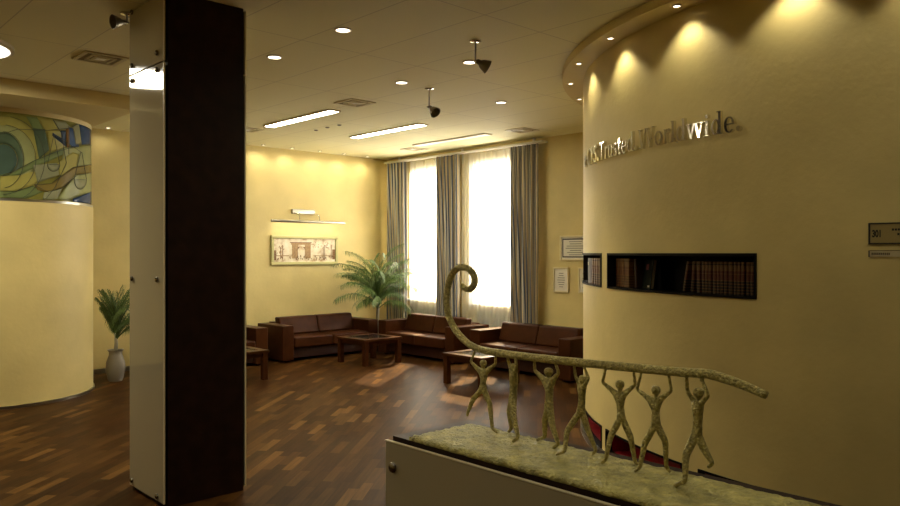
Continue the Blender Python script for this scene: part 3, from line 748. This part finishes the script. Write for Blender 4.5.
for ch in reversed('e CIS.Trusted. Worldwide.'):
    if ch == ' ': aa -= .05*EM/CR if aa > rad(145) else .20*EM/CR; continue
    polys, adv = glyph(ch); aa -= adv*EM/CR
    g = MB(); fn = lambda u, v, d: cyl(aa + u*EM/CR, CR + d, 2.545 + v*EH)
    for p in polys: g.prism(p, fn, .022, .046)
    lt = g.build('letter', M['chrome'], sign)
    us = [u for p in polys for u, v in p]; vs = [v for p in polys for u, v in p]
    p0 = polys[len(polys)//2]; uc = sum(p[0] for p in p0)/len(p0); vc = sum(p[1] for p in p0)/len(p0)
    pin = MB(); pin.tube([fn(uc, vc, 0), fn(uc, vc, .024)], .004, 6); pin.build('pin', M['steel'], lt, local=False)

# ------------------------------------------------------------------ door plates at the right
def text_mesh(txt, size, name):
    c = bpy.data.curves.new(name, 'FONT'); c.body = txt; c.size = size; c.extrude = .0008; c.offset = .0022; c.space_character = .95
    o = bpy.data.objects.new('tmp', c); COL.objects.link(o); bpy.context.view_layer.update()
    me = bpy.data.meshes.new_from_object(o.evaluated_get(bpy.context.evaluated_depsgraph_get()))
    bpy.data.objects.remove(o); return me
sa, _ = onC(869, 234, CX, CY, CR)
def sfn(u, v, d): return cyl(sa + u/CR, CR + d, v)
def arcplate(m, u0, u1, v0, v1, d0, d1, n=6):
    b = len(m.v)
    for i in range(n + 1):
        u = u0 + (u1 - u0)*i/n
        for d, v in ((d0, v0), (d1, v0), (d1, v1), (d0, v1)): m.v.append(sfn(u, v, d))
    for i in range(n):
        for k in range(4): m.f.append((b + i*4 + k, b + i*4 + (k + 1) % 4, b + i*4 + 4 + (k + 1) % 4, b + i*4 + 4 + k))
    m.f += [(b, b + 1, b + 2, b + 3), tuple(b + n*4 + k for k in (3, 2, 1, 0))]; return m
rs_ = empty('room_sign', sfn(.17, 1.86, .01), 'black framed brass room plate numbered 301 on the curved wall', 'sign')
arcplate(MB(), .008, .332, 1.808, 1.914, .001, .008).build('plate', M['brass'], rs_)
f = MB(); arcplate(f, 0, .34, 1.800, 1.808, .001, .013); arcplate(f, 0, .34, 1.914, 1.922, .001, .013); arcplate(f, 0, .009, 1.808, 1.914, .001, .013, 1); arcplate(f, .331, .34, 1.808, 1.914, .001, .013, 1)
f.build('frame', M['ink'], rs_)
me = text_mesh('301', .055, 'number'); me.materials.append(M['ink'])
for v in me.vertices: v.co = sfn(.018 + v.co.x*.62, 1.842 + v.co.y, .009 + v.co.z) - rs_.location
o = bpy.data.objects.new('number', me); COL.objects.link(o); o.parent = rs_
f = MB()
for u0, u1, v in ((.118, .30, 1.876), (.145, .26, 1.850)):
    u = u0
    while u < u1: arcplate(f, u, u + .011, v, v + .012, .008, .0095, 1); u += .0145
f.build('text_lines', M['ink'], rs_)
ns = empty('name_strip', sfn(.15, 1.745, .01), 'narrow metal name strip under the numbered room plate', 'sign')
arcplate(MB(), .006, .30, 1.729, 1.762, .001, .010).build('plate', M['grille'], ns)
f = MB(); arcplate(f, 0, .006, 1.727, 1.764, .001, .012, 1); arcplate(f, .006, .30, 1.762, 1.765, .001, .012); f.build('edge', M['ink'], ns)
f = MB(); u = .016
while u < .11: arcplate(f, u, u + .007, 1.739, 1.752, .010, .0112, 1); u += .0095
f.build('text_line', M['darkmetal'], ns)

# ------------------------------------------------------------------ ceiling fittings
CA = 'round recessed downlights in the ceiling'
def downlight(x, y, z, label, r=.056, group=CA, energy=None, cone=100, blend=.5):
    o = empty('downlight', (x, y, z), label, 'downlight', group)
    MB().lathe([(r, 0), (r*1.28, 0), (r*1.28, -.006), (r*1.1, -.012), (r, -.010)], (x, y, z - .001), 24, ring=True).build('rim', M['lampmetal'], o, smooth=True, angle=40)
    MB().lathe([(0, -.002), (r*1.02, -.002), (r*1.02, -.0055), (0, -.0055)], (x, y, z - .001), 24).build('lens', M['glow'], o)
    if energy:
        l = light('downlight_lamp', 'SPOT', (0, 0, -.03), energy, spot_size=rad(cone), spot_blend=blend, shadow_soft_size=.05); l.parent = o
    return o
for x, y, lb in ((3.52, 4.98, 'recessed downlight close to the column, nearest the camera'), (3.55, 6.10, 'recessed downlight by the column, second nearest to it'),
                 (5.05, 6.09, 'recessed downlight left of the small hanging spotlight'), (4.98, 5.0, 'recessed downlight half behind the near hanging spotlight'), (6.58, 6.08, 'recessed downlight nearest the curved soffit')):
    downlight(x, y, HC, lb, energy=E_DOWN)
for x, y in ((3.55, 3.55), (.6, 3.9), (-1.2, 5.6), (-1.0, 2.4), (2.05, 2.0), (.3, .3), (3.3, .6), (-1.0, 8.0)):  # unseen downlights, added to brighten the near part of the room
    downlight(x, y, HC, 'added fill downlight on the camera side, outside the picture', energy=E_FILL, cone=165, blend=.6, group='added fill downlights outside the picture')
GW = 'small downlights along the back wall'
for i, x in enumerate((3.82, 4.50, 5.10, 5.70, 6.30, 6.85, 7.41, 7.93, 8.45)):
    lb = {0: 'small downlight between the round wall and the column', 5: 'small downlight above the left part of the sepia print', 6: 'small downlight above the right part of the sepia print', 7: 'small downlight above the palm crown', 8: 'small downlight nearest the window corner'}.get(i, 'small back wall downlight just right of the dark column')
    if 1 <= i <= 3: continue
    downlight(x, 11.18, HC, lb, .03, GW, E_WASH*(.3 if i == 0 else 1), 165, .8)
GRg = 'small downlights in the curved soffit'
for i, (a, lb) in enumerate(((163.5, 'soffit downlight nearest the camera, above the long niche'), (150.9, 'soffit downlight second nearest the camera on the curved rim'), (138.7, 'soffit downlight third along the curved rim, above the small niche'), (126.5, 'soffit downlight fourth along the curved rim, just left of the wall edge'), (114.5, 'soffit downlight farthest along the curved rim'), (175.9, 'soffit downlight just out of the top of the picture'), (188.3, 'soffit downlight above the numbered room plate, out of the picture'))):
    p = cyl(rad(a), 3.825, 3.48)
    o = downlight(p.x, p.y, 3.48, lb, .024, GRg, E_RING, 112, .3)
def fluor(x, y0, y1, m, label):
    o = empty('ceiling_light', (x, (y0 + y1)/2, HC), label, 'ceiling light', 'long strip lights in the ceiling'); w = .066
    f = MB()
    for a, b in (((x - w - .02, y0 - .02), (x - w, y1 + .02)), ((x + w, y0 - .02), (x + w + .02, y1 + .02)), ((x - w, y0 - .02), (x + w, y0)), ((x - w, y1), (x + w, y1 + .02))): f.box((*a, HC - .018), (*b, HC))
    f.build('frame', M['lampmetal'], o); B((x - w, y0, HC - .02), (x + w, y1, HC - .001)).build('diffuser', m, o, bevel=.006)
fluor(5.42, 7.86, 9.46, M['flglow'], 'bright strip light on the left, nearest the column')
fluor(6.90, 7.86, 9.46, M['flglow'], 'bright strip light in the middle of the ceiling bay')
fluor(8.18, 7.84, 9.46, M['fldim'], 'dim strip light nearest the windows')
rl = empty('round_ceiling_light', (1.27, 7.58, HC), 'large round white ceiling lamp at the left edge of the picture', 'ceiling light')
MB().lathe([(.50, 0), (.50, -.03), (.47, -.04), (.46, -.02)], (1.27, 7.58, HC), 40, ring=True).build('rim', M['lampmetal'], rl, smooth=True, angle=40)
MB().lathe([(0, -.001), (.475, -.001), (.465, -.035), (.3, -.05), (0, -.055)], (1.27, 7.58, HC), 40).build('diffuser', M['glowbig'], rl, smooth=True)
l = light('round_lamp', 'AREA', (0, 0, -.06), E_ROUND, shape='DISK', size=.88); l.parent = rl

def vent(x, y, s, label, nm='ceiling_vent'):
    o = empty(nm, (x, y, HC), label, 'vent', 'square air vents in the ceiling'); h = s/2
    B((x - h + .03, y - h + .03, HC - .003), (x + h - .03, y + h - .03, HC - .0005)).build('backing', M['grilledark'], o)
    f = MB(); t = .035
    for a, b in (((x - h, y - h), (x + h, y - h + t)), ((x - h, y + h - t), (x + h, y + h)), ((x - h, y - h + t), (x - h + t, y + h - t)), ((x + h - t, y - h + t), (x + h, y + h - t))): f.box((*a, HC - .012), (*b, HC - .0005))
    f.build('frame', M['grille'], o)
    for k in (1, 2, 3):
        q = h - t - .045*k
        if q < .05: break
        f = MB(); t2 = .022
        for a, b in (((x - q, y - q), (x + q, y - q + t2)), ((x - q, y + q - t2), (x + q, y + q)), ((x - q, y - q + t2), (x - q + t2, y + q - t2)), ((x + q - t2, y - q + t2), (x + q, y + q - t2))): f.box((*a, HC - .014), (*b, HC - .003))
        f.build('louvre', M['grille'], o)
    B((x - .05, y - .05, HC - .012), (x + .05, y + .05, HC - .003)).build('centre_plate', M['white'], o)
vent(2.41, 7.25, .38, 'square louvred vent left of the column')
vent(5.33, 7.30, .36, 'square louvred vent by the near end of the left strip light')
vent(8.30, 7.25, .36, 'square louvred vent above the right drape')
vent(5.35, 9.95, .34, 'square louvred vent just right of the column top, far end of the left strip light')
vent(8.45, 9.86, .34, 'square louvred vent at the far end of the dim strip light')
for x, y, lb in ((6.11, 9.32, 'small dark ceiling sensor, farthest of three between the strip lights'), (6.09, 9.0, 'small dark ceiling sensor, middle of three between the strip lights'), (6.10, 8.72, 'small dark ceiling sensor, nearest of three between the strip lights')):
    o = empty('ceiling_sensor', (x, y, HC), lb, 'sensor', 'small ceiling sensors')
    MB().lathe([(.03, 0), (.03, -.006), (.02, -.014), (0, -.016)], (x, y, HC - .0005), 16).build('body', M['darkmetal'], o, smooth=True, angle=40)

def spotlamp(x, y, aim, rod, label, s=1.0):
    o = empty('hanging_spotlight', (x, y, HC), label, 'spotlight', 'hanging spotlights')
    MB().lathe([(.05, 0), (.05, -.012), (.03, -.02), (0, -.021)], (x, y, HC - .0005), 20).build('canopy', M['chrome'], o, smooth=True, angle=40)
    MB().tube([(x, y, HC - .018), (x, y, HC - rod)], .008, 8).build('rod', M['steel'], o, smooth=True)
    p = Vector((x, y, HC - rod)); d = Vector(aim).normalized(); q = d.to_track_quat('Z', 'Y').to_matrix().to_4x4()
    br = MB(); side = d.cross(Vector((0, 0, 1))).normalized()
    br.tube([p, p + side*.045*s - Vector((0, 0, .01)), p + side*.05*s + d*.06*s], .006, 6); br.tube([p, p - side*.045*s - Vector((0, 0, .01)), p - side*.05*s + d*.06*s], .006, 6)
    br.build('bracket', M['darkmetal'], o)
    h = MB().lathe([(0, -.01), (.022*s, -.01), (.03*s, 0), (.034*s, .035*s), (.055*s, .06*s), (.085*s, .14*s), (.088*s, .15*s), (.080*s, .15*s), (.05*s, .07*s), (.02*s, .05*s), (0, .05*s)], p + d*.02, 24, q).build('head', M['darkmetal'], o, smooth=True, angle=50)
    MB().lathe([(0, .07*s), (.018*s, .075*s), (.02*s, .06*s)], p + d*.02, 12, q).build('bulb', M['white'], h, smooth=True)
spotlamp(5.45, 6.10, (.05, -.72, -.62), .20, 'hanging spotlight between the strip lights and the near lamp, farther one', .72)
spotlamp(4.51, 4.46, (.80, -.40, -.42), .17, 'hanging spotlight nearest the curved wall, larger one', .68)
_p = onZ(127, 13, HC); spotlamp(_p.x, _p.y, (-.9, -.1, -.18), .07, 'short dark ceiling spotlight just left of the column top', .6)

# ------------------------------------------------------------------ pedestal with the bronze sculpture
PZ, PT = .935, .913
ped = empty('pedestal', (2.34, 1.2, 0), 'long dark pedestal faced with a cream panel in the foreground', 'pedestal')
B((2.112, -.4, 0), (2.58, 2.605, PZ)).build('body', M['wenge'], ped)
pn = B((2.088, -.4, .03), (2.102, 2.63, PT)).build('front_panel', M['cream'], ped, bevel=.002, seg=1)
B((2.086, -.4, PT), (2.103, 2.631, PT + .004)).build('edge_strip', M['panel_edge'], pn)
for py, Y in ((467, None), (467, .55), (467, -.2)):
    p = onX(393.6, 467.3, 2.088)
    if Y is not None: p.y = Y
    screw(p, 'x', pn, .023)
    B((2.102, p.y - .007, p.z - .007), (2.112, p.y + .007, p.z + .007)).build('spacer', M['steel'], pn)
en = B((2.15, 2.622, .03), (2.58, 2.634, PT - .045)).build('end_panel', M['cream'], ped, bevel=.002, seg=1)
for z in (.2, .7): B((2.36, 2.605, z), (2.38, 2.622, z + .02)).build('spacer', M['steel'], en)

SZ = .957                                   # top of the stone base
scu = empty('bronze_sculpture', (2.34, 1.3, PZ), 'green bronze sculpture of seven striding figures carrying a curled rail on a rough stone slab', 'sculpture')
bm = bmesh.new(); nx, ny = 26, 150; sx0, sx1, sy0, sy1 = 2.112, 2.485, -.32, 2.49
rr = random.Random(5); g = MB(); grid = {}
for i in range(nx + 1):
    for j in range(ny + 1):
        x = sx0 + (sx1 - sx0)*i/nx; y = sy0 + (sy1 - sy0)*j/ny; e = min(i, nx - i, j, ny - j)
        z = SZ + rr.uniform(-.0022, .0026) - (.003 + rr.uniform(0, .009) if e == 0 else .001 if e == 1 else 0)
        if i == 0: x -= rr.uniform(0, .006)
        if i == nx: x += rr.uniform(0, .006)
        if j == ny: y += rr.uniform(0, .006)
        grid[i, j] = len(g.v); g.v.append(Vector((x, y, z)))
for i in range(nx):
    for j in range(ny): g.f.append((grid[i, j], grid[i+1, j], grid[i+1, j+1], grid[i, j+1]))
edge = [(i, 0) for i in range(nx)] + [(nx, j) for j in range(ny)] + [(i, ny) for i in range(nx, 0, -1)] + [(0, j) for j in range(ny, 0, -1)]
n0 = len(g.v)
for k, ij in enumerate(edge):
    p = g.v[grid[ij]]; g.v.append(Vector((p.x + rr.uniform(-.002, .002), p.y, PZ + .001)))
for k in range(len(edge)):
    k2 = (k + 1) % len(edge); g.f.append((grid[edge[k]], grid[edge[k2]], n0 + k2, n0 + k))
g.f.append(tuple(n0 + k for k in range(len(edge)))[::-1])
g.build('stone_base', M['stone'], scu, smooth=True)

XS = 2.405; FAT = 1.5
def S3(p, dx=0): v = onX(p[0], p[1], XS); d = (XS + dx)/XS; return Vector((XS + dx, v.y*d, CZ + (v.z - CZ)*d))
# the rail
railpts = [(461.8, 285.3), (465, 288.3), (469.4, 289.2), (473, 286.5), (474.8, 281.5), (474, 275.8), (471, 271.2), (466.5, 268), (461, 267.3), (456, 269.6), (451.8, 275), (448.6, 284), (446.8, 295), (446.6, 305), (449.2, 317.5), (455, 329), (463, 339), (473, 346.5), (487, 351), (506, 354), (532, 357.3), (560, 360.4), (600, 364.6), (633.5, 367.8), (660, 370.3), (682.5, 372.2), (700, 373.3), (712, 374.8), (731.6, 380.8), (750, 388), (766.5, 395.3)]
def catmull(P, k=4):
    out = []
    for i in range(len(P) - 1):
        p0, p1, p2, p3 = P[max(i-1, 0)], P[i], P[i+1], P[min(i+2, len(P)-1)]
        for t in range(k):
            t /= k; out.append(.5*((2*p1) + (p2 - p0)*t + (2*p0 - 5*p1 + 4*p2 - p3)*t*t + (3*p1 - p0 - 3*p2 + p3)*t**3))
    return out + [P[-1]]
P3 = catmull([S3(p) for p in railpts]); n = len(P3)
def rrad(i):
    t = i/(n - 1)
    return (.0115 + .0040*min(1, t/.06)) if t < .6 else .0165 if t < .92 else .0165 - .003*(t - .92)/.08
MB().tube(P3, [rrad(i)*(1 + .03*sin(i*1.7)) for i in range(n)], 14).build('rail', M['bronze'], scu, smooth=True)

def figure(d):
    """d: joint pixels on the sculpture's plane; one continuous skinned body"""
    sc = (S3(d['pelvis']) - S3(d['neck'])).length/.115
    sc = max(.85, min(1.1, sc))
    V = []; E = []; Rr = []
    def add(p, r, parent=None):
        V.append(p); Rr.append(r); i = len(V) - 1
        if parent is not None: E.append((parent, i))
        return i
    dl, dr = d.get('dx', (0, 0)); 
    pel = add(S3(d['pelvis']), .0135)
    wa = add(S3(d['waist']), .0118, pel); ch = add(S3(d['chest']), .0165, wa)
    nk0 = S3(d['neck']); nb = add(nk0, .0062, ch)
    hd = S3(d['head']); hr = d['hr']*1.0; ad = d.get('adx', 0)
    h0 = add(hd - Vector((0, 0, hr*1.1)), hr*.45, nb); h1 = add(hd - Vector((0, 0, hr*.45)), hr*1.0, h0); h2 = add(hd + Vector((0, 0, hr*.35)), hr*1.15, h1); h3 = add(hd + Vector((0, 0, hr*1.1)), hr*1.0, h2); add(hd + Vector((0, 0, hr*1.6)), hr*.5, h3)
    for s, sd in (('L', dl), ('R', dr)):
        q = ad if s == 'L' else -ad
        sh = add(S3(d['sh' + s], q*.8), .0092 if not ad else .0068, ch)
        el = add(S3(d['el' + s], q), .0052, sh); hn = S3(d['ha' + s], q*.35); up = (hn - V[el]).normalized()
        wr = add(hn - up*.008, .0042, el); add(hn + up*.010, .0058, wr)
    for s, sd in (('L', dl), ('R', dr)):
        kn = d['kn' + s]; an = d['an' + s]; to = d['to' + s]
        if d.get('lift') == s:
            t3 = S3(to, sd); a3 = S3(an, sd)
        else:
            t3 = onZ(*to, SZ + .004); t3.x = max(2.13, min(2.47, t3.x)); a3 = S3(an, t3.x - XS)
            a3.z = max(SZ + .012, min(a3.z, SZ + .028))
        k3 = S3(kn, (t3.x - XS)*.5)
        hip = V[pel].lerp(k3, .22); h_ = add(hip, .0116, pel); k_ = add(k3, .0096, h_); m_ = add(k3.lerp(a3, .45), .0080, k_); a_ = add(a3, .0060, m_)
        add(t3 if d.get('lift') == s else Vector((t3.x, t3.y, SZ + .005)), .0045, a_)
    me = bpy.data.meshes.new('figure'); off = world_loc(scu)
    me.from_pydata([v - off for v in V], E, []); me.materials.append(M['bronze'])
    o = bpy.data.objects.new('figure', me); COL.objects.link(o); o.parent = scu
    sk = o.modifiers.new('skin', 'SKIN'); sk.use_smooth_shade = True; sk.branch_smoothing = .3
    for i, sv in enumerate(me.skin_vertices[0].data): sv.radius = (Rr[i]*sc*FAT, Rr[i]*sc*FAT); sv.use_root = (i == 0)
    ss = o.modifiers.new('sub', 'SUBSURF'); ss.levels = ss.render_levels = 2
    return o
FIG = [
 dict(haL=(475, 351), elL=(470.7, 361.5), shL=(478.6, 369.8), neck=(483.3, 369), head=(483.3, 364.2), hr=.0125, shR=(488.2, 370), elR=(495.6, 364), haR=(495.6, 355.5), chest=(483.4, 373.5), waist=(483.5, 380.5), pelvis=(482.9, 388.5),
      knL=(472.8, 399.5), anL=(468.2, 411.5), toL=(467, 416.5), knR=(489.6, 403), anR=(492.4, 428.5), toR=(497.5, 433), lift='L', dx=(-.03, 0)),
 dict(haL=(507.3, 356.5), elL=(509.2, 364), shL=(511.4, 369.8), neck=(513.4, 371.5), head=(513.1, 367.6), hr=.0115, shR=(515, 371.3), elR=(516.4, 365), haR=(515.3, 357), chest=(513.8, 377), waist=(513.8, 387), pelvis=(512.9, 398.5),
      knL=(509.6, 412.5), anL=(511.4, 429), toL=(507.8, 432.3), knR=(513.2, 415), anR=(518.2, 437.5), toR=(512.5, 442), adx=.026),
 dict(haL=(534.3, 360), elL=(534.8, 370.7), shL=(543.6, 378.9), neck=(548.6, 378), head=(548.5, 372.6), hr=.0130, shR=(553.4, 379.3), elR=(558.7, 372.8), haR=(555, 362), chest=(548.9, 383.5), waist=(549.3, 393.5), pelvis=(549.3, 405),
      knL=(544.8, 419.8), anL=(544.8, 437), toL=(536.6, 440.3), knR=(552.2, 425), anR=(558.2, 443), toR=(552.6, 448.7)),
 dict(haL=(573.9, 364), elL=(575.4, 376), shL=(579, 383.9), neck=(582.3, 385), head=(582.6, 380), hr=.0125, shR=(585.2, 384.5), elR=(588.5, 378.3), haR=(584.3, 367.5), chest=(582, 389.5), waist=(582, 398), pelvis=(581.4, 409.5),
      knL=(566.8, 431.5), anL=(564.8, 451.3), toL=(555.6, 455), knR=(588, 430.4), anR=(596, 450.2), toR=(592.2, 455.4), adx=.024),
 dict(haL=(606.2, 366.5), elL=(602.4, 382.3), shL=(614.4, 392.3), neck=(620, 391.5), head=(619.9, 385.6), hr=.0130, shR=(626, 392.3), elR=(635.1, 384.7), haR=(633.3, 369.5), chest=(620.2, 397.5), waist=(620.4, 407.5), pelvis=(621.2, 416.3),
      knL=(610.6, 436), anL=(605.6, 459.5), toL=(601.2, 463.8), knR=(630.6, 437), anR=(634.8, 461), toR=(637.4, 465.6)),
 dict(haL=(641.8, 370.5), elL=(636.8, 389.4), shL=(648.6, 398.5), neck=(655.6, 397.4), head=(655.8, 391.4), hr=.0130, shR=(662, 397.8), elR=(671.4, 391), haR=(668.2, 373), chest=(655.4, 403.5), waist=(655.8, 414), pelvis=(656, 422.7),
      knL=(644.4, 444), anL=(640, 467), toL=(634.6, 471.9), knR=(665.4, 442), anR=(666.2, 467), toR=(670.4, 473)),
 dict(haL=(686.2, 374), elL=(687.5, 391.8), shL=(693.6, 400.6), neck=(698.4, 400), head=(698.6, 393.6), hr=.0130, shR=(702.4, 401.6), elR=(708.3, 395.8), haR=(702, 380.5), chest=(698, 407.5), waist=(697.8, 420), pelvis=(696.8, 432),
      knL=(685.9, 455), anL=(685, 482), toL=(673.6, 485.8), knR=(703.7, 448.5), anR=(712.5, 463.6), toR=(707.4, 467.6), lift='R', dx=(0, -.02), adx=.022),
]
for d in FIG: figure(d)

# ------------------------------------------------------------------ a tree beyond the windows
tr = empty('outdoor_tree', (16.5, 13.4, 0), 'hazy leafy tree outside seen through the sheer of the right window', 'tree')
MB().tube([(16.5, 13.4, 0), (16.6, 13.3, 2), (16.5, 13.5, 3.8)], [.16, .13, .08], 8).build('trunk', M['bark'], tr)
g = MB(); rr = random.Random(9)
for i in range(900):
    a, b = rr.uniform(0, 2*pi), rr.uniform(-1, 1); r_ = 1.5*rr.random()**.4
    c = Vector((16.5 + r_*cos(a)*sqrt(1 - b*b), 13.4 + r_*sin(a)*sqrt(1 - b*b), 4.5 + r_*b*.9)); u = Vector((rr.uniform(-1, 1), rr.uniform(-1, 1), rr.uniform(-1, 1))).normalized()*.11; v = u.orthogonal().normalized()*.07
    g.add([c - u, c + v, c + u, c - v], [(0, 1, 2, 3)])
g.build('foliage', M['outleaf'], tr)
